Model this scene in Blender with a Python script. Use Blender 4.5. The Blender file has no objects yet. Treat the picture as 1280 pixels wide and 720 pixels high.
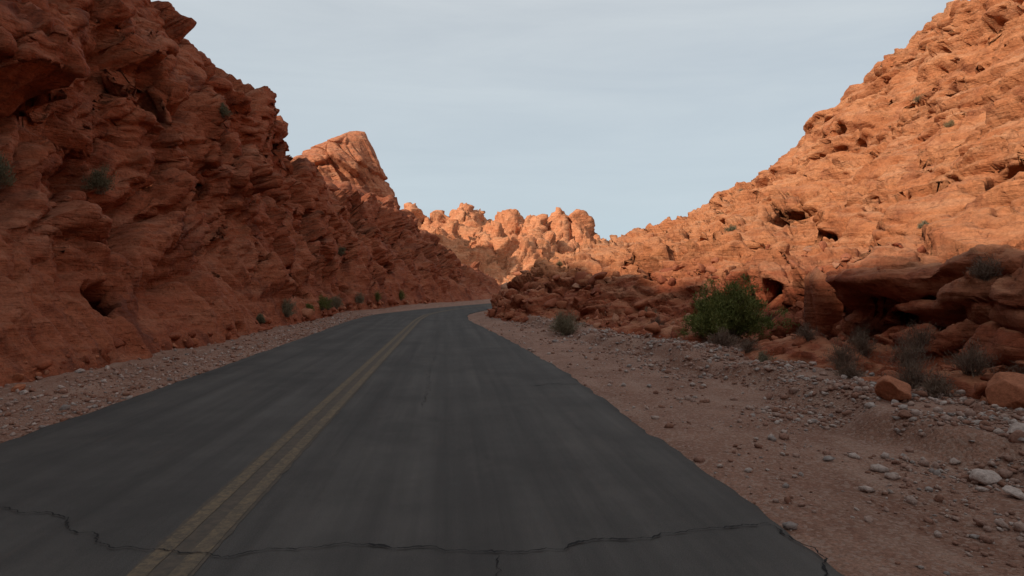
import bpy, math, random
import numpy as np
rng=np.random.default_rng(7); random.seed(7)
scene=bpy.context.scene
# ---------------------------------------------------------------- noise
_perm=rng.permutation(256).astype(np.int32)
_perm=np.concatenate([_perm,_perm,_perm])
_g=rng.normal(size=(256,3)).astype(np.float32); _g/=np.linalg.norm(_g,axis=1)[:,None]
_j=rng.random((256,3)).astype(np.float32); _id=rng.random(256).astype(np.float32)
def _h(ix,iy,iz): return _perm[(_perm[(_perm[ix&255]+iy)&255]+iz)&255]
def perlin(p,seed=0):
    p=np.asarray(p,np.float32)+np.float32(seed*17.37)
    i=np.floor(p).astype(np.int32); f=p-i; u=f*f*f*(f*(f*6-15)+10)
    def c(a,b,d):
        g=_g[_h(i[...,0]+a,i[...,1]+b,i[...,2]+d)]
        return g[...,0]*(f[...,0]-a)+g[...,1]*(f[...,1]-b)+g[...,2]*(f[...,2]-d)
    def L(a,b,t): return a+(b-a)*t
    ux,uy,uz=u[...,0],u[...,1],u[...,2]
    return 1.5*L(L(L(c(0,0,0),c(1,0,0),ux),L(c(0,1,0),c(1,1,0),ux),uy),
             L(L(c(0,0,1),c(1,0,1),ux),L(c(0,1,1),c(1,1,1),ux),uy),uz)
def fbm(p,o=4,seed=0,gain=.5):
    a=1;s=0;p=np.asarray(p,np.float32)
    for k in range(o):
        s=s+a*perlin(p,seed+k); p=p*2.03; a*=gain
    return s
def billow(p,o=4,seed=0,gain=.5):
    a=1;s=0;p=np.asarray(p,np.float32)
    for k in range(o):
        s=s+a*(np.abs(perlin(p,seed+k))*2-.5); p=p*2.07; a*=gain
    return s
def worley(p,seed=0):
    """F1, F2, cell id, and a per-cell tilted plane (facet)"""
    p=np.asarray(p,np.float32)+np.float32(seed*11.13)
    i=np.floor(p).astype(np.int32); f=p-i
    F1=np.full(p.shape[:-1],9.,np.float32);F2=F1.copy();ID=F1.copy();T=F1.copy()
    for a in(-1,0,1):
        for b in(-1,0,1):
            for c in(-1,0,1):
                h=_h(i[...,0]+a,i[...,1]+b,i[...,2]+c); j=_j[h]
                vx=j[...,0]+a-f[...,0]; vy=j[...,1]+b-f[...,1]; vz=j[...,2]+c-f[...,2]
                d=vx*vx+vy*vy+vz*vz
                m=d<F1
                F2=np.where(m,F1,np.minimum(F2,d)); ID=np.where(m,_id[h],ID); F1=np.where(m,d,F1)
                g=_g[h]; T=np.where(m,vx*g[...,0]+vy*g[...,1]+vz*g[...,2],T)
    return np.sqrt(F1),np.sqrt(F2),ID,T
def sstep(a,b,x):
    t=np.clip((x-a)/(b-a),0,1); return t*t*(3-2*t)
# ---------------------------------------------------------------- mesh helpers
def mesh_obj(name,V,F,mat,smooth=True,parent=None):
    me=bpy.data.meshes.new(name); V=np.asarray(V,np.float32).reshape(-1,3); F=np.asarray(F,np.int32)
    n=F.shape[1]
    me.vertices.add(len(V)); me.vertices.foreach_set("co",V.ravel())
    me.loops.add(F.size); me.loops.foreach_set("vertex_index",F.ravel())
    me.polygons.add(len(F)); me.polygons.foreach_set("loop_start",np.arange(len(F),dtype=np.int32)*n)
    me.polygons.foreach_set("loop_total",np.full(len(F),n,np.int32))
    if smooth: me.polygons.foreach_set("use_smooth",np.ones(len(F),bool))
    me.update(calc_edges=True); me.validate()
    ob=bpy.data.objects.new(name,me); scene.collection.objects.link(ob)
    if mat: me.materials.append(mat)
    if parent: ob.parent=parent
    return ob
def grid_faces(nr,nc,flip=False,wrap=False):
    r=np.arange(nr-1)[:,None]; c=np.arange(nc if wrap else nc-1)[None,:]
    c2=(c+1)%nc
    a=r*nc+c; b=r*nc+c2; d=(r+1)*nc+c2; e=(r+1)*nc+c
    F=np.stack([a,b,d,e],-1).reshape(-1,4)
    return F[:,::-1] if flip else F
def normals(P):
    du=np.gradient(P,axis=0); dv=np.gradient(P,axis=1)
    n=np.cross(du,dv); return n/(np.linalg.norm(n,axis=-1,keepdims=True)+1e-9)
# ---------------------------------------------------------------- materials
def new_mat(name):
    m=bpy.data.materials.new(name); m.use_nodes=True
    nt=m.node_tree; b=nt.nodes["Principled BSDF"]; b.inputs["Roughness"].default_value=.9
    b.inputs["Specular IOR Level"].default_value=.15
    return m,nt,b
def N(nt,t,**k):
    n=nt.nodes.new(t)
    for a,v in k.items():
        if a in n.inputs: n.inputs[a].default_value=v
        else: setattr(n,a,v)
    return n
def ramp(nt,src,stops):
    r=nt.nodes.new("ShaderNodeValToRGB"); e=r.color_ramp.elements
    while len(e)<len(stops): e.new(.5)
    for q,(p,c) in zip(e,stops):
        q.position=p; q.color=(c if len(c)==4 else (*c,1)) if hasattr(c,'__len__') else (c,c,c,1)
    nt.links.new(src,r.inputs[0]); return r.outputs[0]
def mix(nt,f,a,b,mode='MIX'):
    m=nt.nodes.new("ShaderNodeMix"); m.data_type='RGBA'; m.blend_type=mode
    for s,v in((m.inputs[0],f),(m.inputs[6],a),(m.inputs[7],b)):
        if hasattr(v,'links'): nt.links.new(v,s)
        else: s.default_value=v if not hasattr(v,'__len__') else (*v,1)
    return m.outputs[2]
def noise(nt,vec,scale,detail=6,rough=.55,dist=0):
    n=N(nt,"ShaderNodeTexNoise",Scale=scale,Detail=detail,Roughness=rough,Distortion=dist)
    nt.links.new(vec,n.inputs["Vector"]); return n.outputs[0]
def mapping(nt,vec,scale=(1,1,1),rot=(0,0,0)):
    n=nt.nodes.new("ShaderNodeMapping"); n.inputs["Scale"].default_value=scale; n.inputs["Rotation"].default_value=rot
    nt.links.new(vec,n.inputs[0]); return n.outputs[0]
def bump(nt,h,strength,dist,prev=None):
    b=N(nt,"ShaderNodeBump",Strength=strength,Distance=dist); nt.links.new(h,b.inputs["Height"])
    if prev: nt.links.new(prev,b.inputs["Normal"])
    return b.outputs[0]
def rock_mat(name,cA,cB,pale,dark,lod=1.,palef=.5,dip=.5,darkf=.75,lowc=None):
    m,nt,b=new_mat(name); co=nt.nodes.new("ShaderNodeTexCoord").outputs["Object"]
    f1=ramp(nt,noise(nt,co,.3,7,.6,.6),[(.38,0.),(.62,1.)])
    c=mix(nt,f1,cA,cB)
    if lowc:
        # redder rock at the slope foot; its darker tone paints in the shade there
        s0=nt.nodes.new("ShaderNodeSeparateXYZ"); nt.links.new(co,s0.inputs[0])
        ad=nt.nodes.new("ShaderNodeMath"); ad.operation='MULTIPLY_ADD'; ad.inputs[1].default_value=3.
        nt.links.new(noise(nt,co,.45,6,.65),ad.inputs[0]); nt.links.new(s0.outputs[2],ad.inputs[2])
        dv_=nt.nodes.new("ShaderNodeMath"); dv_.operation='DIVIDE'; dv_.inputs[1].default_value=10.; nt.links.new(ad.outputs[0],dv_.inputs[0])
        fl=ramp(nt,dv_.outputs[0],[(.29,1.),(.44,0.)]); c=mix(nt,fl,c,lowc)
    ms=mapping(nt,co,(.3,.3,2.6),(dip,0,0))
    f2=ramp(nt,noise(nt,ms,1.1,6,.6,.5),[(.50,0.),(.70,palef)])
    c=mix(nt,f2,c,pale)
    f3=ramp(nt,noise(nt,mapping(nt,co,(1,1,.6)),.8,8,.66,.3),[(.52,0.),(.68,darkf)])
    c=mix(nt,f3,c,dark)
    f4=ramp(nt,noise(nt,co,12*lod,7,.75),[(.3,.66),(.7,1.25)])
    c=mix(nt,1.,c,f4,'MULTIPLY')
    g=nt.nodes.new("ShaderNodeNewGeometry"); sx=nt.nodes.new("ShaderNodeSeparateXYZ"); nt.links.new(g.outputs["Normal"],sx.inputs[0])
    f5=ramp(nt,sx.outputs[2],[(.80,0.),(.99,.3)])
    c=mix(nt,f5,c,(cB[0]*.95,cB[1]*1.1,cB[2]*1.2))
    nt.links.new(c,b.inputs["Base Color"])
    n1=bump(nt,noise(nt,co,2.0*lod,9,.62,.3),.7,.24/lod)
    n2=bump(nt,noise(nt,mapping(nt,co,(.5,.5,5.),(dip,.2,0)),1.8*lod,7,.6,.8),.75,.15/lod,n1)
    v=nt.nodes.new("ShaderNodeTexVoronoi"); v.inputs["Scale"].default_value=2.6*lod
    dn=nt.nodes.new("ShaderNodeVectorMath"); dn.operation='ADD'
    nz=N(nt,"ShaderNodeTexNoise",Scale=2.2*lod,Detail=4.); nt.links.new(co,nz.inputs["Vector"])
    nt.links.new(mapping(nt,co,(1,1,1.8)),dn.inputs[0]); nt.links.new(nz.outputs["Color"],dn.inputs[1]); nt.links.new(dn.outputs[0],v.inputs["Vector"])
    n3=bump(nt,ramp(nt,v.outputs["Distance"],[(.12,0.),(.30,1.)]),.5,.10/lod,n2)
    n4=bump(nt,noise(nt,co,15*lod,6,.7),.6,.035/lod,n3)
    nt.links.new(n4,b.inputs["Normal"]); return m
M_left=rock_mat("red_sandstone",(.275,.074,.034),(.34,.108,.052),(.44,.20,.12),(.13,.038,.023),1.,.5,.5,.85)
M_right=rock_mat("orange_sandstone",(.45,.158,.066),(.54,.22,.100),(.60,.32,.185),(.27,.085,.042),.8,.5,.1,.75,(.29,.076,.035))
M_far=rock_mat("far_sandstone",(.56,.20,.090),(.66,.275,.132),(.72,.41,.24),(.36,.125,.062),.3,.45,.8)
M_spire=rock_mat("spire_sandstone",(.43,.145,.070),(.52,.195,.095),(.60,.31,.18),(.19,.06,.036),.35,.7,-.6,.85)

# ---------------------------------------------------------------- road layout
RY=np.array([-40,-20,0,12,21,32,39,48,56,64,72,82,95,112.])
RL=np.array([-4.35,-4.35,-4.35,-4.33,-4.4,-4.6,-4.3,-2.2,.3,3.0,6.0,9.5,13,17])
RR=np.array([2.08,2.08,2.08,2.08,1.62,.85,1.0,2.7,5.0,8.0,11.2,15,19,23])
RC=np.array([-1.5,-1.5,-1.5,-1.5,-1.5,-1.5,-1.25,.3,2.65,5.5,8.6,12.2,16,20])
ry=np.arange(-40,112,.12)
def sm(v,k=61):
    ker=np.hanning(k+2)[1:-1]; ker/=ker.sum()
    return np.convolve(np.pad(v,(k//2,k//2),mode='edge'),ker,'valid')
rl,rr,rc=[sm(np.interp(ry,RY,a)) for a in(RL,RR,RC)]
def edgeL(y): return np.interp(y,ry,rl)
def edgeR(y): return np.interp(y,ry,rr)
def ground_h(x,y):
    x=np.asarray(x,np.float32); y=np.asarray(y,np.float32)
    p=np.stack([x,y,np.zeros_like(x)],-1)
    off=np.maximum(edgeL(y)-x,x-edgeR(y))
    inr=(y<118)&(y>-40)
    off=np.where(inr,off,3.)
    n=.05*fbm(p/1.6,3,3)+.016*fbm(p/.35,3,5)+.07*perlin(p/5.,9)
    h=-.035+ sstep(-.15,.25,off)*.03 + sstep(.1,1.2,off)*n
    b=x-edgeR(y); w=.45*perlin(p/np.float32(1.8),21)+.12*perlin(p/np.float32(.5),23)
    h+= sstep(2.2+w,2.6+w,b)*.24*((y<40)&(x>0))*(1+.5*perlin(p/2.,4))
    return h
# ---------------------------------------------------------------- ground
def axis(parts):
    o=[]
    for a,b,s in parts: o.append(np.arange(a,b,s))
    return np.concatenate(o)
gx=axis([(-6000,-600,900),(-600,-60,60),(-60,-9,3),(-9,9,.06),(9,60,3),(60,600,60),(600,6001,900)])
gy=axis([(-6000,-600,900),(-600,-40,60),(-40,2,1.2),(2,14,.06),(14,30,.12),(30,70,.4),(70,130,3),(130,600,50),(600,9001,900)])
X,Y=np.meshgrid(gx,gy,indexing='xy'); Z=ground_h(X,Y)
Z=np.where((np.abs(X)>200)|(Y>400),-2.,Z)
m,nt,b=new_mat("desert_soil"); co=nt.nodes.new("ShaderNodeTexCoord").outputs["Object"]
c=mix(nt,ramp(nt,noise(nt,co,.8,8,.65),[(.35,0.),(.65,1.)]),(.21,.10,.065),(.30,.16,.11))
c=mix(nt,ramp(nt,noise(nt,mapping(nt,co,(1,.25,1)),2.5,6,.6),[(.5,0.),(.7,.6)]),c,(.36,.225,.165))
c=mix(nt,1.,c,ramp(nt,noise(nt,co,45,4,.8),[(.3,.55),(.7,1.4)]),'MULTIPLY')
v=nt.nodes.new("ShaderNodeTexVoronoi"); v.inputs["Scale"].default_value=38; nt.links.new(co,v.inputs["Vector"])
c=mix(nt,ramp(nt,v.outputs["Color"],[(.55,0.),(.8,.45)]),c,(.40,.29,.23))
nt.links.new(c,b.inputs["Base Color"])
n1=bump(nt,noise(nt,co,6,8,.7),.7,.08); n2=bump(nt,v.outputs["Distance"],.7,-.012,n1); n3=bump(nt,noise(nt,co,60,4,.8),.7,.01,n2)
nt.links.new(n3,b.inputs["Normal"]); M_soil=m
mesh_obj("ground",np.stack([X,Y,Z],-1),grid_faces(len(gy),len(gx)),M_soil)
# ---------------------------------------------------------------- road
m,nt,b=new_mat("asphalt"); co=nt.nodes.new("ShaderNodeTexCoord").outputs["Object"]
st=mapping(nt,co,(2.2,.05,1))
c=mix(nt,ramp(nt,noise(nt,st,1.3,5,.6),[(.35,0.),(.65,1.)]),(.055,.050,.046),(.092,.083,.075))
c=mix(nt,ramp(nt,noise(nt,co,.5,7,.65),[(.42,0.),(.62,.6)]),c,(.046,.042,.039))
c=mix(nt,ramp(nt,noise(nt,mapping(nt,co,(1,.45,1)),1.1,8,.7),[(.52,0.),(.72,.5)]),c,(.105,.092,.081))
c=mix(nt,1.,c,ramp(nt,noise(nt,co,160,3,.8),[(.3,.6),(.7,1.45)]),'MULTIPLY')
c=mix(nt,ramp(nt,noise(nt,mapping(nt,co,(3,.6,1)),1.7,7,.7),[(.6,0.),(.8,.35)]),c,(.13,.092,.07))
nt.links.new(c,b.inputs["Base Color"]); b.inputs["Roughness"].default_value=.85; b.inputs["Specular IOR Level"].default_value=.12
n1=bump(nt,noise(nt,co,120,3,.8),.5,.006); n2=bump(nt,noise(nt,co,1.2,4,.5),.2,.04,n1); nt.links.new(n2,b.inputs["Normal"]); M_asph=m
nr=len(ry); ts=np.array([-.02,0,.012,.03,.1,.2,.3,.4,.5,.6,.7,.8,.9,.97,.988,1.,1.02])
jl=.05*perlin(np.stack([ry*1.4,ry*0,ry*0],-1),2)+.035*perlin(np.stack([ry*5,ry*0,ry*0],-1),4)
jr=.06*perlin(np.stack([ry*1.1,ry*0+9,ry*0],-1),2)+.04*perlin(np.stack([ry*4.3,ry*0+7,ry*0],-1),4)
L=rl+jl; R=rr+jr
PX=L[:,None]+(R-L)[:,None]*ts[None,:]
PZ=np.full_like(PX,.012); PZ[:,0]=-.06; PZ[:,-1]=-.06; PZ[:,1]=.0;PZ[:,-2]=.0
PX[:,0]=PX[:,1]-.02; PX[:,-1]=PX[:,-2]+.02
PY=np.repeat(ry[:,None],len(ts),1)
road=mesh_obj("road",np.stack([PX,PY,PZ],-1),grid_faces(nr,len(ts)),M_asph)
m,nt,b=new_mat("faded_yellow_paint"); co=nt.nodes.new("ShaderNodeTexCoord").outputs["Object"]
c=mix(nt,ramp(nt,noise(nt,co,22,7,.75),[(.40,0.),(.66,1.)]),(.085,.069,.054),(.21,.15,.090))
c=mix(nt,ramp(nt,noise(nt,mapping(nt,co,(1,.3,1)),3,5,.7),[(.4,0.),(.7,.6)]),c,(.11,.088,.066))
nt.links.new(c,b.inputs["Base Color"]); nt.links.new(bump(nt,noise(nt,co,120,3,.8),.4,.005),b.inputs["Normal"]); M_paint=m
m,nt,b=new_mat("worn_line_residue"); co=nt.nodes.new("ShaderNodeTexCoord").outputs["Object"]
c=mix(nt,ramp(nt,noise(nt,co,15,7,.75),[(.40,0.),(.65,1.)]),(.074,.062,.051),(.115,.088,.066))
nt.links.new(c,b.inputs["Base Color"]); M_res=m
def strip(name,cx,w,z,mat,jit=.006):
    j1=jit*perlin(np.stack([ry*6,ry*0,ry*0+cx*31],-1),6); j2=jit*perlin(np.stack([ry*6,ry*0+3,ry*0+cx*31],-1),8)
    V=np.stack([np.stack([rc+cx-w/2+j1,ry,ry*0+z],-1),np.stack([rc+cx+w/2+j2,ry,ry*0+z],-1)],1)
    return mesh_obj(name,V,grid_faces(nr,2),mat,parent=road)
strip("line_wear",0.0,.36,.016,M_res,.03)
strip("yellow_line_a",-.105,.10,.020,M_paint); strip("yellow_line_b",.105,.10,.020,M_paint)
m,nt,b=new_mat("tar_crack"); b.inputs["Base Color"].default_value=(.014,.013,.013,1); M_crk=m
def crack(name,pts,w,seed,z=.017,zz=None):
    pts=np.array(pts,float); s=np.r_[0,np.cumsum(np.linalg.norm(np.diff(pts,axis=0),axis=1))]
    t=np.arange(0,s[-1],.015); x=np.interp(t,s,pts[:,0]); y=np.interp(t,s,pts[:,1])
    q=np.stack([t*3,t*0+seed,t*0],-1); o=.07*fbm(q,6,seed,.62); o2=.02*fbm(q*2,4,seed+9)
    d=np.stack([np.gradient(x),np.gradient(y)],-1); d/=np.linalg.norm(d,axis=1)[:,None]; n=np.stack([-d[:,1],d[:,0]],-1)
    cx=np.stack([x,y],-1)+n*o[:,None]+d*o2[:,None]
    ww=w*(.25+1.5*np.abs(perlin(q*3,seed+3)))*np.minimum(1,np.minimum(t,s[-1]-t)/.15+.15)
    A=cx-n*ww[:,None]; B=cx+n*ww[:,None]
    V=np.stack([np.c_[A,np.full(len(t),z)],np.c_[B,np.full(len(t),z)]],1)
    mesh_obj(name,V,grid_faces(len(t),2,True),M_crk,parent=road)
crack("crack_a",[(-4.3,5.35),(-3.4,5.05),(-2.45,4.65),(-1.95,4.1),(-1.3,3.92),(-.55,4.02),(.25,3.80),(1.1,3.95),(2.0,4.16)],.009,1,.0245)
crack("crack_b",[(.25,3.80),(.27,3.3),(.2,2.5)],.006,2)
crack("crack_c",[(1.2,10.3),(1.6,10.5),(2.05,10.35)],.016,3)
crack("crack_d",[(-4.3,12.1),(-3.2,12.4),(-2.3,12.1)],.012,4)
crack("crack_e",[(2.0,4.16),(2.05,3.6),(1.9,3.0)],.010,5)
crack("crack_f",[(-.9,17.6),(.4,17.3),(1.6,17.8)],.016,6)
crack("crack_h",[(-.35,8.6),(-.3,10.),(-.38,12.5),(-.3,15)],.006,8)

# ---------------------------------------------------------------- cliffs
def section_sheet(secs,ys,rows):
    sy=np.array([s[0] for s in secs],float); sp=np.array([s[1] for s in secs],float)
    K=sp.shape[1]; cp=np.empty((len(ys),K,2))
    yy=np.arange(sy[0],sy[-1]+.5,.5)
    for k in range(K):
        for a in range(2):
            v=sm(np.interp(yy,sy,sp[:,k,a]),11); cp[:,k,a]=np.interp(ys,yy,v)
    tt=[]
    for k,r in enumerate(rows): tt+=list(k+np.arange(r)/r)
    tt.append(K-1); tt=np.array(tt)
    i=np.minimum(tt.astype(int),K-2); f=(tt-i)[None,:,None]
    XZ=cp[:,i]*(1-f)+cp[:,i+1]*f
    P=np.stack([XZ[...,0],np.repeat(ys[:,None],len(tt),1),XZ[...,1]],-1)
    for _ in range(10): P[:,1:-1]=(P[:,:-2]+2*P[:,1:-1]+P[:,2:])/4
    return P
def rot(W,dip,yaw=0):
    ca,sa=math.cos(dip),math.sin(dip)
    return np.stack([W[...,0],W[...,1]*ca+W[...,2]*sa,-W[...,1]*sa+W[...,2]*ca],-1)
def pillow(lay,Q,seed,s,groove=.35):
    k=np.floor(lay); fr=lay-k
    a=_id[(k.astype(np.int32)*7+seed)&255]
    m=sstep(-.25,.25,perlin(np.stack([Q[...,0]/s,Q[...,1]/s,k*3.7+Q[...,2]/s*.3],-1),seed+3))
    pr=np.where(fr<.16,sstep(0,.16,fr)**.6,1-.8*((fr-.16)/.84)**1.4)
    return ((pr-.55)*(.3+.9*a)-groove*np.exp(-fr/.06)-groove*.5*np.exp(-(1-fr)/.05))*m
def warp(Q,s,a,seed): return Q+a*np.stack([perlin(Q/s,seed),perlin(Q/s,seed+1),perlin(Q/s,seed+2)],-1)
def rockify(P,sgn,o):
    g=o.get; seed=g('seed',0)
    z=P[...,2]; Q=P.astype(np.float32)
    far=np.maximum(1.,P[...,1]/35.)
    base=sstep(-.3,2.6,z)*.75+.25
    rough=1-g('mud',0)*(1-sstep(1.4,3.6,z+1.6*perlin(Q/4.,seed+70)))
    c0=1.1+2.2*sstep(22,34,P[...,1])
    crag=g('crag',0)*(1-sstep(c0,c0+1.4,z+.9*perlin(Q/5.,seed+75)))
    high=g('high',0)*sstep(4,8,z)
    fs=1+crag*1.8+high
    n=normals(Q)*sgn
    W=warp(Q,4.,1.1,seed+41); R=rot(W,g('dip',.5))
    d=g('low',1.)*fbm(Q/np.float32(8.5),2,seed+1)
    d+=g('bil',.8)*billow(W/np.array([4.4,4.8,3.4],np.float32),3,seed+5,.42)
    F1,F2,I,T=worley(R/np.array([3.8,4.8,2.2],np.float32),seed+2)
    e=F2-F1; ed=sstep(0,.12,e)
    d+=rough*fs*(g('blk',.8)*(I-.5)+g('fac',.9)*T)*ed-rough*.45*np.exp(-e/.04)
    d+=rough*g('bed',.6)*pillow(R[...,2]/1.7+.6*perlin(Q/7,seed+8),Q,seed+9,6.,.2)*(1-.5*np.clip(crag,0,1))
    if g('mud',0): d+=(1-rough)*.40*billow(Q/np.array([1.3,1.3,3.2],np.float32),3,seed+71,.55)
    Q=Q+n*(d*base)[...,None]
    n=normals(Q)*sgn
    W=warp(Q,1.1,.30,seed+51); R=rot(W,g('dip',.5))
    msk=sstep(-.3,.3,perlin(Q/4.,seed+12))
    slab=g('slab',0)*sstep(-.05,.3,perlin(Q/np.array([7,7,3.5],np.float32),seed+31))   # smooth bare slabs
    rg=rough*(1-.75*slab)
    e2=g('bed2',.22)*pillow(R[...,2]/.55+.7*perlin(Q/3.5,seed+18),Q,seed+19,2.5)*rg
    F1,F2,I,T=worley(R/np.array([1.3,1.7,.75],np.float32),seed+6); e=F2-F1
    e2+=rg*(.45+.55*msk)*fs**.6*((I-.5)*.26+g('fac2',.28)*T)*sstep(0,.13,e)-.15*np.exp(-e/.06)*msk*rg
    F1,F2,I,T=worley(R/np.array([.55,.7,.34],np.float32),seed+36); e=F2-F1
    e2+=rg*((I-.5)*.09+.12*T)*sstep(0,.15,e)/far
    for sc,dep,th,sd in((1.6,1.2,g('holes',.15),9),(.7,.45,g('holes',.15)*1.5,25)):
        H1,H2,K,_=worley(W/np.array([sc,sc*1.2,sc*.62],np.float32),seed+sd)
        hm=sstep(-.1,.2,perlin(Q/4.5,seed+14+sd))
        e2-=dep*sstep(.44,.22,H1)*(K<th)*hm
    for (cx,cy,cz,sx_,sy_,sz_,dp) in g('caves',()):
        r2=((Q[...,0]-cx)/sx_)**2+((Q[...,1]-cy)/sy_)**2+((Q[...,2]-cz)/sz_)**2
        e2-=dp*np.exp(-(r2*(1+.35*perlin(Q/.6,seed+88)))**2)
    e2+=.05*billow(Q/.6,2,seed+17)+.02*fbm(Q/.16,2,seed+20)/far
    return Q+n*(e2*np.sqrt(base))[...,None]
def yrows(a,b,k,start):
    o=list(np.arange(start,a,.35)); y=a
    while y<b: o.append(y); y+=max(.04,y*k)
    return np.array(o)
LEFT=[
(-45,[(-6.2,-1.2),(-6.8,0),(-7.8,2),(-9,4.5),(-10.8,8),(-13.5,12),(-18,18),(-30,29)]),
(-15,[(-6.2,-1.2),(-6.8,0),(-7.8,2),(-9,4.5),(-10.8,8),(-13.5,12),(-18,18),(-30,29)]),
(10,[(-6.1,-1.2),(-6.7,0),(-7.7,1.8),(-8.9,4),(-10.5,7.5),(-13,11.5),(-18,17),(-30,29)]),
(20,[(-6.0,-1.2),(-6.6,0),(-7.4,1.8),(-8.4,4.2),(-9.6,7.3),(-11.5,11),(-14.5,15),(-28,27)]),
(30,[(-5.9,-1.2),(-6.5,0),(-7.2,2),(-8.1,4.5),(-9.2,7.5),(-10.6,10.8),(-12.3,12.8),(-24,22)]),
(36,[(-5.8,-1.2),(-6.4,0),(-7.1,2),(-8,4.5),(-9.2,7.4),(-10.5,10.0),(-12,12.2),(-24,20)]),
(42,[(-5.7,-1.2),(-6.3,0),(-7,2),(-7.8,4.5),(-8.7,7.3),(-9.8,9.7),(-11,11.8),(-22,17)]),
(46,[(-5.5,-1.2),(-6.1,0),(-6.9,1.9),(-7.6,4.2),(-8.5,6.6),(-9.5,8.8),(-10.7,10.6),(-22,15)]),
(54,[(-4.4,-1.2),(-5,0),(-5.7,1.8),(-6.6,3.8),(-7.6,5.8),(-8.8,7.6),(-10,9.0),(-22,12)]),
(62,[(-2.6,-1.2),(-3.2,0),(-4.1,1.8),(-5.1,3.8),(-6.2,6),(-7.4,8.0),(-8.7,9.5),(-22,13)]),
(74,[(.6,-1.2),(0,0),(-1,2),(-2.2,4.2),(-3.6,6.8),(-5,9.4),(-6.6,11.2),(-20,14)]),
(84,[(3.6,-1.2),(3,0),(2,1.6),(.7,3.3),(-.8,5.1),(-2.4,7),(-4.1,8.6),(-18,13)]),
(95,[(7.2,-1.2),(6.5,0),(5.4,1),(4.2,2.1),(2.9,3.4),(1.4,4.7),(-.2,5.9),(-16,10)]),
(110,[(12,-1.2),(11,0),(10,.8),(9,1.6),(7.8,2.4),(6.3,3.2),(4.6,4),(-12,7)])]
ysL=yrows(8.5,110,.0054,-45)
PL=section_sheet(LEFT,ysL,[8,64,80,100,90,70,36])
PL=rockify(PL,-1 if normals(PL)[300,100,0]<0 else 1,dict(seed=0,dip=.55,mud=.8,high=.35,low=.8,bil=.6,blk=1.1,fac=1.25,bed=.5,bed2=.26,fac2=.40,holes=.18,slab=.75,
  caves=[(-7.2,33,1.6,1.3,1.5,.8,1.3),(-8.8,17,5.6,1.3,1.1,.8,1.),(-9.4,22.5,7.4,1.2,1.5,.7,1.1),(-7.,41,2.2,1.2,1.4,.9,1.2)]))
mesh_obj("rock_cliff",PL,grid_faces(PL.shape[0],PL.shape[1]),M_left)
RIGHT=[
(-45,[(4.9,-1),(5.5,.1),(6.3,.5),(7.3,1.6),(10,2.4),(14,4.5),(22,10),(31,18),(45,24)]),
(7,[(4.9,-1),(5.6,.1),(6.5,.45),(7.2,1.7),(10,2.3),(14,4.5),(22,10),(31,18),(45,25)]),
(14,[(4.9,-1),(5.5,.1),(7.4,.55),(8.4,1.8),(11.5,2.5),(14.5,4.6),(22,9.4),(31,17.6),(45,25)]),
(22,[(4.2,-1),(4.8,.1),(7,.6),(8.8,1.8),(12,2.6),(15.5,4.8),(23,9.6),(31,17.6),(45,25)]),
(32,[(1.5,-1),(2.1,0),(3.4,.8),(5.8,1.8),(10.5,2.9),(15.5,4.7),(23,9.2),(31,17.4),(45,24)]),
(42,[(1.7,-1),(2.3,0),(3.0,1.3),(4.6,2.6),(9,3.6),(15.5,5.0),(23,9.4),(31,19.1),(45,23)]),
(52,[(4.2,-1),(4.8,0),(5.6,1.7),(7.4,3.2),(11,4.2),(16,5.5),(23,8.9),(31,15.5),(45,19)]),
(60,[(6.9,-1),(7.6,0),(9,2.0),(11,3.6),(14.8,4.8),(18,5.9),(23.5,8.1),(30.5,12.8),(45,16)]),
(70,[(11,-1),(11.8,0),(14,2),(16.5,3.6),(19,4.9),(23,6.2),(26,7.8),(29.5,9.8),(45,13)]),
(80,[(15,-1),(16,0),(18,2),(20,3.5),(23,4.8),(25.5,5.7),(28,6.6),(31,7.2),(45,9)]),
(95,[(20,-1),(21,0),(23,1.5),(26,2.8),(29,3.6),(32,4.2),(36,4.4),(40,4.4),(50,4)])]
ysR=yrows(5.5,94,.0054,-45)
PR=section_sheet(RIGHT,ysR,[8,40,56,70,120,190,150,30])
PR=rockify(PR,-1 if normals(PR)[300,200,2]<0 else 1,dict(seed=60,dip=-.10,low=.5,bil=.5,blk=.65,fac=.65,bed=1.2,bed2=.50,fac2=.32,holes=.42,crag=.5,slab=.85,
  caves=[(16.6,30,4.3,1.6,1.9,.55,2.0),(14.9,20,4.4,1.5,1.1,.42,1.8),(15.2,17,4.3,1.3,.8,.35,1.5),(7.7,11.3,.9,.9,.9,.4,1.0),(8.2,18,1.3,1.,1.3,.5,1.1),(19,25,6.6,1.2,1.2,.45,1.4),(12.5,24,3.1,1.4,1.3,.45,1.4),(9,36,2.5,1.2,1.5,.45,1.1),(13,44,3.8,1.6,2,.5,1.4),(11.5,15.5,2.7,1.2,.9,.35,1.2)]))
mesh_obj("sandstone_hillside",PR,grid_faces(PR.shape[0],PR.shape[1]),M_right)

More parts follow.
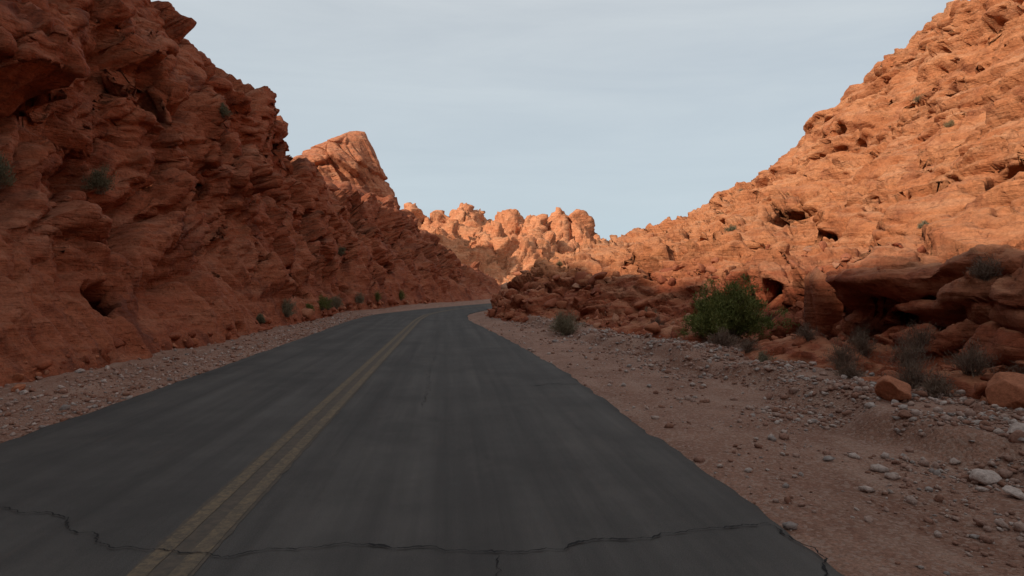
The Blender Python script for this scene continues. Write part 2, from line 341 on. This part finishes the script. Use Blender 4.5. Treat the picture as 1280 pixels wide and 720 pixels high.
# ---------------------------------------------------------------- spire
def spire():
    nz,na=260,340
    zs=np.array([6,12,16,18,20,22,23.5,24.6,25.3,25.6]); xl=np.array([-31,-28,-26.5,-25.5,-24.2,-22,-19.2,-17.2,-16.0,-15.4]); xr=np.array([-3,-7,-8.6,-9.8,-10.7,-11.4,-12.0,-12.4,-12.7,-13.0])
    z=np.linspace(6,25.6,nz); l=sm(np.interp(z,zs,xl),9); r=sm(np.interp(z,zs,xr),9)
    th=np.linspace(0,2*np.pi,na,endpoint=False)
    cx=(l+r)/2; rx=(r-l)/2; ry_=np.interp(z,[6,20,24,25.6],[12,7,3,.4])
    P=np.empty((nz,na,3)); c=np.cos(th); s=np.sin(th)
    P[...,0]=cx[:,None]+rx[:,None]*c; P[...,1]=107+ry_[:,None]*s; P[...,2]=z[:,None]
    Q=P.astype(np.float32); rad=np.stack([np.tile(c,(nz,1)),np.tile(s,(nz,1)),np.zeros((nz,na))],-1).astype(np.float32)
    fade=(np.clip((26.2-z)/7,0.08,1)[:,None])*(1-.4*np.abs(c)[None,:])
    d=.9*fbm(Q/7,2,80)+.4*billow(Q/3.,3,84)
    a=.95; R=np.stack([Q[...,0]*math.cos(a)-Q[...,2]*math.sin(a),Q[...,1],Q[...,0]*math.sin(a)+Q[...,2]*math.cos(a)],-1)
    F1,F2,I,T=worley(R/np.array([11,6,1.9],np.float32),87)
    d+=((I-.5)*3.0+1.2*T)*sstep(0,.10,F2-F1)-1.0*np.exp(-(F2-F1)/.05)
    F1,F2,I,T=worley(R/np.array([4.6,2.5,.7],np.float32),83)
    d+=((I-.5)*.8+.5*T)*sstep(0,.14,F2-F1)
    Q+=rad*(d*fade)[...,None]
    top=np.array([[[ -14.2,107,25.75]]],np.float32); Q=np.concatenate([Q,np.repeat(top,na,1)],0)
    mesh_obj("rock_spire",Q,grid_faces(nz+1,na,wrap=True),M_spire)
spire()
# ---------------------------------------------------------------- far rocks
fx=np.arange(-60,70,.33); fy=np.arange(104,215,.40)
FX,FY=np.meshgrid(fx,fy); P0=np.stack([FX,FY,FX*0],-1).astype(np.float32)
H=np.full(FX.shape,-1.)
domes=[(-8.7,160,21.5,4.5,11),(-3.1,158,19,5,9),(3.4,160,21.4,5.4,10),(8.6,164,19,4.2,9),(14.6,168,20.0,5.4,10),(19.8,160,18.8,4.2,9),(26,160,19.8,3.8,8),(30.4,160,18.9,2.8,8),(33.6,160,15.5,2.9,8),(37,162,11.5,3.4,8),
(-.3,125,12.4,4.6,8),(5.3,128,12.6,4.,7),(12.4,128,12.2,4.6,7),(17.5,130,10.4,3.6,6),(21.6,132,8,3.0,6),(9,140,14.5,4.6,7),(1,142,15.5,5,8),(18,145,13,4.2,8),(25,145,10.5,4.4,7),(-16,170,19,9,10),(-28,165,16,10,12),(42,185,9,9,12),(-12,135,14,8,10)]
wx=FX+1.6*perlin(P0/5,31)+.5*perlin(P0/1.8,35); wy=FY+1.6*perlin(P0/5,33)
for i,(cx,cy,h,rx,r2) in enumerate(domes):
    tl=(.25,-.3,.15,-.2)[i%4]      # leaning, wedge-like crowns
    u=(wx-cx)/rx; r=np.sqrt(u**2+((wy-cy)/r2)**2)
    H=np.maximum(H,h*np.where(r<1,1-(.10*r+.26*r**2.2)+tl*.18*u*(1-r),.64*np.exp(-(r-1)*1.0)))
PF=np.stack([FX,FY,H-2*sstep(2,0,H)],-1).astype(np.float32)
n=normals(PF); n*=np.sign(n[...,2:3]+1e-6)
WF=warp(PF,5.,1.0,60)
a=.45; RF=np.stack([WF[...,0]*math.cos(a)-WF[...,2]*math.sin(a),WF[...,1],WF[...,0]*math.sin(a)+WF[...,2]*math.cos(a)],-1)
d=.35*billow(PF/np.array([6,6,7],np.float32),3,90,.45)+.6*fbm(PF/10,2,95)
F1,F2,I,T=worley(RF/np.array([3.6,5,9],np.float32),92); d+=((I-.5)*1.5+2.0*T)*sstep(0,.10,F2-F1)-.7*np.exp(-(F2-F1)/.04)
F1,F2,I,T=worley(RF/np.array([1.6,2,3.2],np.float32),97); d+=((I-.5)*.6+.9*T)*sstep(0,.14,F2-F1)-.25*np.exp(-(F2-F1)/.05)
d+=.4*pillow(WF[...,2]/1.6+.16*WF[...,0],PF,44,9.,.3)
d*=sstep(-1,4,H)
PF=PF+n*d[...,None]
mesh_obj("distant_rocks",PF,grid_faces(len(fy),len(fx)),M_far)
mx=np.linspace(-4000,6000,500); mz=380+60*fbm(np.stack([mx/900,mx*0,mx*0],-1),6,5)
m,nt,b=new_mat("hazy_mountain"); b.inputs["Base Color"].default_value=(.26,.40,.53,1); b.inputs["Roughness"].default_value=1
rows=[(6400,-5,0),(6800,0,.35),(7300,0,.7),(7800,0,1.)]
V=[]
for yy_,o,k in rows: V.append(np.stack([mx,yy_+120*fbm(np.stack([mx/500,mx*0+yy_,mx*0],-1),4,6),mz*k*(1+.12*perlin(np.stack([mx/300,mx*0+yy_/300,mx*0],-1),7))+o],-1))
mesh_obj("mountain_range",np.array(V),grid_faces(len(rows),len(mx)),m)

# ---------------------------------------------------------------- stones
def ico(sub):
    import bmesh
    bm=bmesh.new(); bmesh.ops.create_icosphere(bm,subdivisions=sub,radius=1)
    V=np.array([v.co[:] for v in bm.verts],np.float32); F=np.array([[v.index for v in f.verts] for f in bm.faces],np.int32); bm.free(); return V,F
def stones(name,pos,size,mat,sub=1,flat=.6,ncut=7,sink=.25,smooth=False,cut=(.45,.85)):
    V0,F0=ico(sub); n=len(pos); nv=len(V0)
    V=np.repeat(V0[None],n,0)
    for k in range(ncut):
        d=rng.normal(size=(n,3)).astype(np.float32); d/=np.linalg.norm(d,axis=1)[:,None]
        c=rng.uniform(cut[0],cut[1],n).astype(np.float32)
        dot=np.einsum('nvk,nk->nv',V,d); ex=np.maximum(dot-c[:,None],0)
        V-=ex[...,None]*d[:,None,:]
    V*=1+.07*rng.normal(size=(n,nv,1)) if sub<2 else 1
    if sub>=2:
        nn=perlin(V*1.8+rng.random((n,1,3))*50,3); V*=(1+.14*nn)[...,None]
    if sub>=4: V*=(1+.05*fbm(V*4,3,9))[...,None]
    sc=rng.uniform(.65,1.35,(n,1,3)); sc[...,2]*=flat; V=V*sc
    a=rng.uniform(0,6.28,n); c,s=np.cos(a)[:,None],np.sin(a)[:,None]
    t=rng.normal(0,.25,n)[:,None]; V=np.stack([V[...,0],V[...,1]*np.cos(t)-V[...,2]*np.sin(t),V[...,1]*np.sin(t)+V[...,2]*np.cos(t)],-1)
    V=np.stack([V[...,0]*c-V[...,1]*s,V[...,0]*s+V[...,1]*c,V[...,2]],-1)
    V=V*np.asarray(size)[:,None,None]
    P=np.array(pos)[:,None,:].copy(); P[...,2]+=(np.asarray(size)*(flat-sink*2*flat))[:,None]
    V=V+P
    F=(F0[None]+(np.arange(n)*nv)[:,None,None]).reshape(-1,3)
    return mesh_obj(name,V,F,mat,smooth)
def stone_mat(name,stops):
    m,nt,b=new_mat(name); g=nt.nodes.new("ShaderNodeNewGeometry"); co=nt.nodes.new("ShaderNodeTexCoord").outputs["Object"]
    c=ramp(nt,g.outputs["Random Per Island"],stops)
    c=mix(nt,1.,c,ramp(nt,noise(nt,co,30,6,.7),[(.3,.65),(.7,1.3)]),'MULTIPLY')
    nt.links.new(c,b.inputs["Base Color"]); nt.links.new(bump(nt,noise(nt,co,25,7,.7),.7,.03),b.inputs["Normal"]); return m
M_grav=stone_mat("gravel_stone",[(0.,(.24,.115,.075)),(.35,(.30,.165,.12)),(.6,(.37,.25,.20)),(.85,(.46,.37,.32)),(1.,(.24,.20,.18))])
M_rub=stone_mat("rubble_stone",[(0.,(.22,.062,.032)),(.4,(.31,.095,.048)),(.8,(.38,.14,.073)),(1.,(.38,.20,.125))])
def scat(n,ylo,yhi,f):
    y=ylo*np.exp(rng.random(n)*math.log(yhi/ylo)); x=f(y); return x,y
def gpos(x,y): return np.stack([x,y,ground_h(x,y)],-1)
n=23000; x,y=scat(n,2.6,34,lambda y: edgeR(y)+np.where(rng.random(n)<.14,rng.uniform(.0,4.2,n),np.clip(rng.normal(2.9,.75,n),.1,4.8)))
den=perlin(np.stack([x/.9,y/.9,x*0],-1),3)>-.15; x=x[den];y=y[den]
s=.005+.016*rng.random(len(x))**2+.05*rng.random(len(x))**8
xl_,yl_=scat(6000,5.5,40,lambda y: edgeL(y)-np.abs(rng.normal(.35,1.0,6000))-.02)
xa=np.r_[x,xl_]; ya=np.r_[y,yl_]; sa=np.r_[s,.006+.012*rng.random(6000)**2+.04*rng.random(6000)**8]
sa=sa*(1+np.clip((ya-8)/30,0,1)*.6)
stones("gravel",gpos(xa,ya),sa,M_grav,1,.65,5)
n=520; x,y=scat(n,3.,24,lambda y: edgeR(y)+np.clip(rng.normal(3.2,.55,n),1.5,4.6)); s=rng.uniform(.022,.065,n)*(1+.5*(rng.random(n)<.1))
x2,y2=scat(130,6,40,lambda y: edgeL(y)-rng.uniform(1.1,2.4,130)); s2=rng.uniform(.03,.08,130)
stones("cobbles",gpos(np.r_[x,x2],np.r_[y,y2]),np.r_[s,s2],M_grav,2,.7,9,.25,False,(.35,.75))
def pick(P,n,zlo,zhi,ylo,yhi,xhi=99):
    A=P.reshape(-1,3); m=np.where((A[:,2]>zlo)&(A[:,2]<zhi)&(A[:,1]>ylo)&(A[:,1]<yhi)&(np.abs(A[:,0])<xhi))[0]
    return A[rng.choice(m,n)]
q=np.concatenate([pick(PR,800,.05,2.6,12,60,12),pick(PR,650,.0,.8,5.5,40),pick(PL,260,-.1,.3,8,70)])
s=.02+.27*rng.random(len(q))**3.7; s*=np.clip(q[:,1]/18,.55,1.6)
stones("rubble",q,s,M_rub,2,.8,11,.3,False,(.28,.7))
def boulder(x,y,s,seed,flat=.62,mat=M_rub):
    stones("boulder",[(x,y,float(ground_h(np.array([x]),np.array([y]))[0]))],[s],mat,4,flat,9,.2,True)
boulder(5.05,7.35,.24,1); boulder(6.0,6.7,.28,2,.8)
boulder(4.15,4.95,.085,3,.8,M_grav); boulder(4.55,4.95,.10,4,.7,M_grav)
boulder(4.05,4.55,.07,5,.7,M_grav); boulder(4.9,5.5,.09,6,.7,M_grav); boulder(-6.2,10.5,.10,7)

# ---------------------------------------------------------------- shrubs
def leaf_mat(name,a,bc,cc,tf=.2):
    m,nt,b=new_mat(name); g=nt.nodes.new("ShaderNodeNewGeometry")
    c=ramp(nt,g.outputs["Random Per Island"],[(0.,a),(.5,bc),(1.,cc)]); nt.links.new(c,b.inputs["Base Color"]); b.inputs["Roughness"].default_value=.7
    tr=nt.nodes.new("ShaderNodeBsdfTranslucent"); nt.links.new(c,tr.inputs[0]); ms=nt.nodes.new("ShaderNodeMixShader"); ms.inputs[0].default_value=tf
    nt.links.new(b.outputs[0],ms.inputs[1]); nt.links.new(tr.outputs[0],ms.inputs[2]); nt.links.new(ms.outputs[0],nt.nodes["Material Output"].inputs[0]); return m
M_green=leaf_mat("green_leaf",(.075,.085,.02),(.14,.15,.04),(.22,.22,.07))
M_sage=leaf_mat("sage_leaf",(.15,.125,.075),(.22,.185,.12),(.29,.25,.16))
M_olive=leaf_mat("olive_leaf",(.10,.09,.05),(.16,.145,.085),(.21,.19,.12))
M_dry=leaf_mat("dry_twig",(.11,.07,.05),(.19,.125,.09),(.27,.19,.13))
M_gold=leaf_mat("dry_grass",(.20,.145,.07),(.30,.22,.115),(.36,.28,.16))
def shrub(name,loc,w,h,nst,nlf,lmat,smat,ls=.03,lw=.35,seed=0,sig=.045,tmin=.25,tuft=0):
    r=np.random.default_rng(seed); V=[];F=[];tips=[]
    for i in range(nst):
        az=r.uniform(0,6.283); el=r.uniform(.15,1.45)**.9; ln=r.uniform(.75,1.05)
        lump=.85+.25*math.sin(az*3+seed)+.12*math.sin(az*5+2*seed)
        tgt=np.array([math.cos(az)*math.cos(el)*w/2*lump,math.sin(az)*math.cos(el)*w/2*lump,math.sin(el)*h*(.85+.2*math.sin(az*2+seed))])*ln
        b0=np.array([r.normal(0,w*.05),r.normal(0,w*.05),-.03]); k=6
        t=np.linspace(0,1,k)[:,None]; path=b0+(tgt-b0)*t; path[:,2]+=np.sin(t[:,0]*math.pi)*h*.08; path[1:]+=r.normal(0,.03*w,(k-1,3))*t[1:]
        r0=max(.003,.007*w)*r.uniform(.6,1.2)
        base=len(V)
        for j in range(k):
            rr_=r0*(1-.8*j/(k-1))
            for a in range(3): V.append(path[j]+rr_*np.array([math.cos(a*2.09),math.sin(a*2.09),0]))
        for j in range(k-1):
            for a in range(3):
                a2=(a+1)%3; F.append((base+j*3+a,base+j*3+a2,base+j*3+3+a2,base+j*3+3+a))
        tips.append(path)
    T=np.array(tips); V=np.array(V)
    ob=mesh_obj(name,V,F,smat,True); ob.location=loc
    si=r.integers(0,nst,nlf); tt=r.uniform(tmin,1.0,nlf)**.7
    if tuft: tt=np.round(tt*4)/4*.96+.04*r.random(nlf)
    tt=tt*(T.shape[1]-1); i0=np.minimum(tt.astype(int),T.shape[1]-2); f=(tt-i0)[:,None]
    c=T[si,i0]*(1-f)+T[si,i0+1]*f+r.normal(0,sig*w,(nlf,3))*np.array([1,1,.8])
    c[:,2]=np.maximum(c[:,2],.0)
    d=r.normal(size=(nlf,3))*.7+c/np.linalg.norm(c,axis=1,keepdims=True)+np.array([0,0,.5]); d/=np.linalg.norm(d,axis=1,keepdims=True)
    e=np.cross(d,r.normal(size=(nlf,3))); e/=np.linalg.norm(e,axis=1,keepdims=True)
    L_=ls*r.uniform(.6,1.4,(nlf,1)); Wd=L_*lw
    Q=np.stack([c-d*L_,c+e*Wd*.5,c+d*L_,c-e*Wd*.5],1)
    mesh_obj(name+"_leaves",Q.reshape(-1,3),np.arange(nlf*4).reshape(-1,4),lmat,False,parent=ob)
    return ob
def surf(P,x=None,y=None,z=None):
    A=P.reshape(-1,3); d=np.zeros(len(A))
    for k,v in enumerate((x,y,z)):
        if v is not None: d+=(A[:,k]-v)**2
    return A[np.argmin(d)]
def onR(x,y): p=surf(PR,x=x,y=y); g=float(ground_h(np.array([x]),np.array([y]))[0]); return (x,y,max(p[2],g))
def onL(y,z): p=surf(PL,y=y,z=z); return tuple(p+np.array([.05,0,0]))
gp=onR(6.3,15.2); shrub("green_shrub",(gp[0],gp[1],min(gp[2],.42)),2.45,1.45,110,36000,M_green,M_dry,.042,.42,3,.03,.25,1)
shrub("dry_shrub",onR(5.6,13.6),.9,.42,70,2500,M_dry,M_dry,.03,.25,5)
shrub("desert_shrub",onR(3.75,22.),1.4,.85,110,7000,M_sage,M_dry,.035,.3,7)
shrub("desert_shrub",onR(6.15,20.5),.7,.5,60,2500,M_sage,M_dry,.03,.3,8)
shrub("desert_shrub",onR(5.25,11.0),.42,.24,50,1600,M_sage,M_dry,.02,.3,9)
for i,(x,y,w,h) in enumerate([(5.75,8.0,.9,.42),(6.1,8.6,.8,.4),(5.9,9.8,.8,.45),(6.5,7.2,.8,.42),(6.3,11.6,.6,.35),(7.4,13.2,.7,.45),(5.5,9.0,.5,.25),(6.9,6.9,.7,.4),(7.2,11.4,.6,.4),(8.0,16.5,.7,.4),(5.6,18.,.6,.35),(6.2,7.6,.8,.4),(5.6,7.4,.6,.3),(6.6,10.4,.7,.4),(6.7,9.2,.8,.42),(5.7,12.6,.6,.3),(7.2,8.6,.6,.35)]):
    shrub("dry_shrub",onR(x,y),w,h,100,1500,M_dry,M_dry,.028,.2,20+i)
for i,(x,y,w) in enumerate([(8.9,14.3,.5),(11.5,27,.6),(14,30,.6),(19,24,.6),(18,19.5,.5),(21,27,.6),(12.5,17,.45),(10,33,.7),(13,38,.7),(8.,30,.7),(20,38,.8),(6,37,.6),(9,45,.8),(14.5,52,.8),(16.5,18.5,.5),(17.5,22,.5),(24,33,.8),(18,44,.9),(22,50,1.)]):
    shrub("sage_shrub",onR(x,y),w,w*.5,50,1500,(M_sage,M_olive,M_gold)[i%3],M_dry,.03,.35,50+i)
for i,(y,z,w) in enumerate([(19,4.,.95),(14.2,3.5,.9),(33,6.6,1.0),(26,7.8,.6),(28.5,.35,.9),(35,.4,1.),(37,.35,.9),(40,.3,1.1),(32,.3,.7),(25,.2,.5),(47,.4,1.1),(52,.5,1.),(39,5.,.7),(45,3.6,.8),(58,.5,1.2)]):
    shrub("cliff_shrub",onL(y,z),w,w*.85,60,3200,(M_olive,M_sage,M_green)[i%3] if z<1 else M_olive,M_dry,.035,.35,90+i)

# ---------------------------------------------------------------- sky and sun
EL=math.radians(32.2); sunaz=np.array([-.86,-.51])
w=bpy.data.worlds.new("World"); scene.world=w; w.use_nodes=True; nt=w.node_tree
bg=nt.nodes["Background"]; bg.inputs[1].default_value=.1
sky=nt.nodes.new("ShaderNodeTexSky"); sky.sky_type='NISHITA'; sky.sun_disc=False; sky.sun_elevation=EL
sky.sun_rotation=math.atan2(sunaz[0],sunaz[1]); sky.dust_density=3; sky.air_density=1.0; sky.ozone_density=1
tc=nt.nodes.new("ShaderNodeTexCoord").outputs["Generated"]
nz=noise(nt,mapping(nt,tc,(1,1,6)),1.8,7,.6,.5)
fac=ramp(nt,nz,[(.3,.78),(.7,.97)])
sx=nt.nodes.new("ShaderNodeSeparateXYZ"); nt.links.new(tc,sx.inputs[0])
cl=ramp(nt,sx.outputs[2],[(0.,(.53,.68,.77)),(.12,(.58,.675,.735)),(.40,(.60,.65,.69)),(1.,(.55,.585,.62))])
cl=mix(nt,1.,cl,(10,10,10),'MULTIPLY')
o=mix(nt,fac,sky.outputs[0],cl); nt.links.new(o,bg.inputs[0])
sd=bpy.data.lights.new("sun","SUN"); sd.energy=4.2; sd.angle=math.radians(.8); sd.color=(1,.89,.74)
so=bpy.data.objects.new("sun",sd); scene.collection.objects.link(so)
from mathutils import Vector
dv=Vector((sunaz[0]*math.cos(EL),sunaz[1]*math.cos(EL),math.sin(EL))); so.rotation_euler=dv.to_track_quat('Z','Y').to_euler(); so.location=(-20,-20,40)
# ---------------------------------------------------------------- camera
cd=bpy.data.cameras.new("camera"); cd.lens=24; cd.sensor_width=36; cd.clip_end=20000; cd.clip_start=.05
cam=bpy.data.objects.new("camera",cd); scene.collection.objects.link(cam); cam.location=(0,0,1.5); cam.rotation_euler=(math.radians(90),0,math.radians(-5.22)); scene.camera=cam
scene.view_settings.view_transform='Standard'; scene.view_settings.look='None'; scene.view_settings.exposure=0
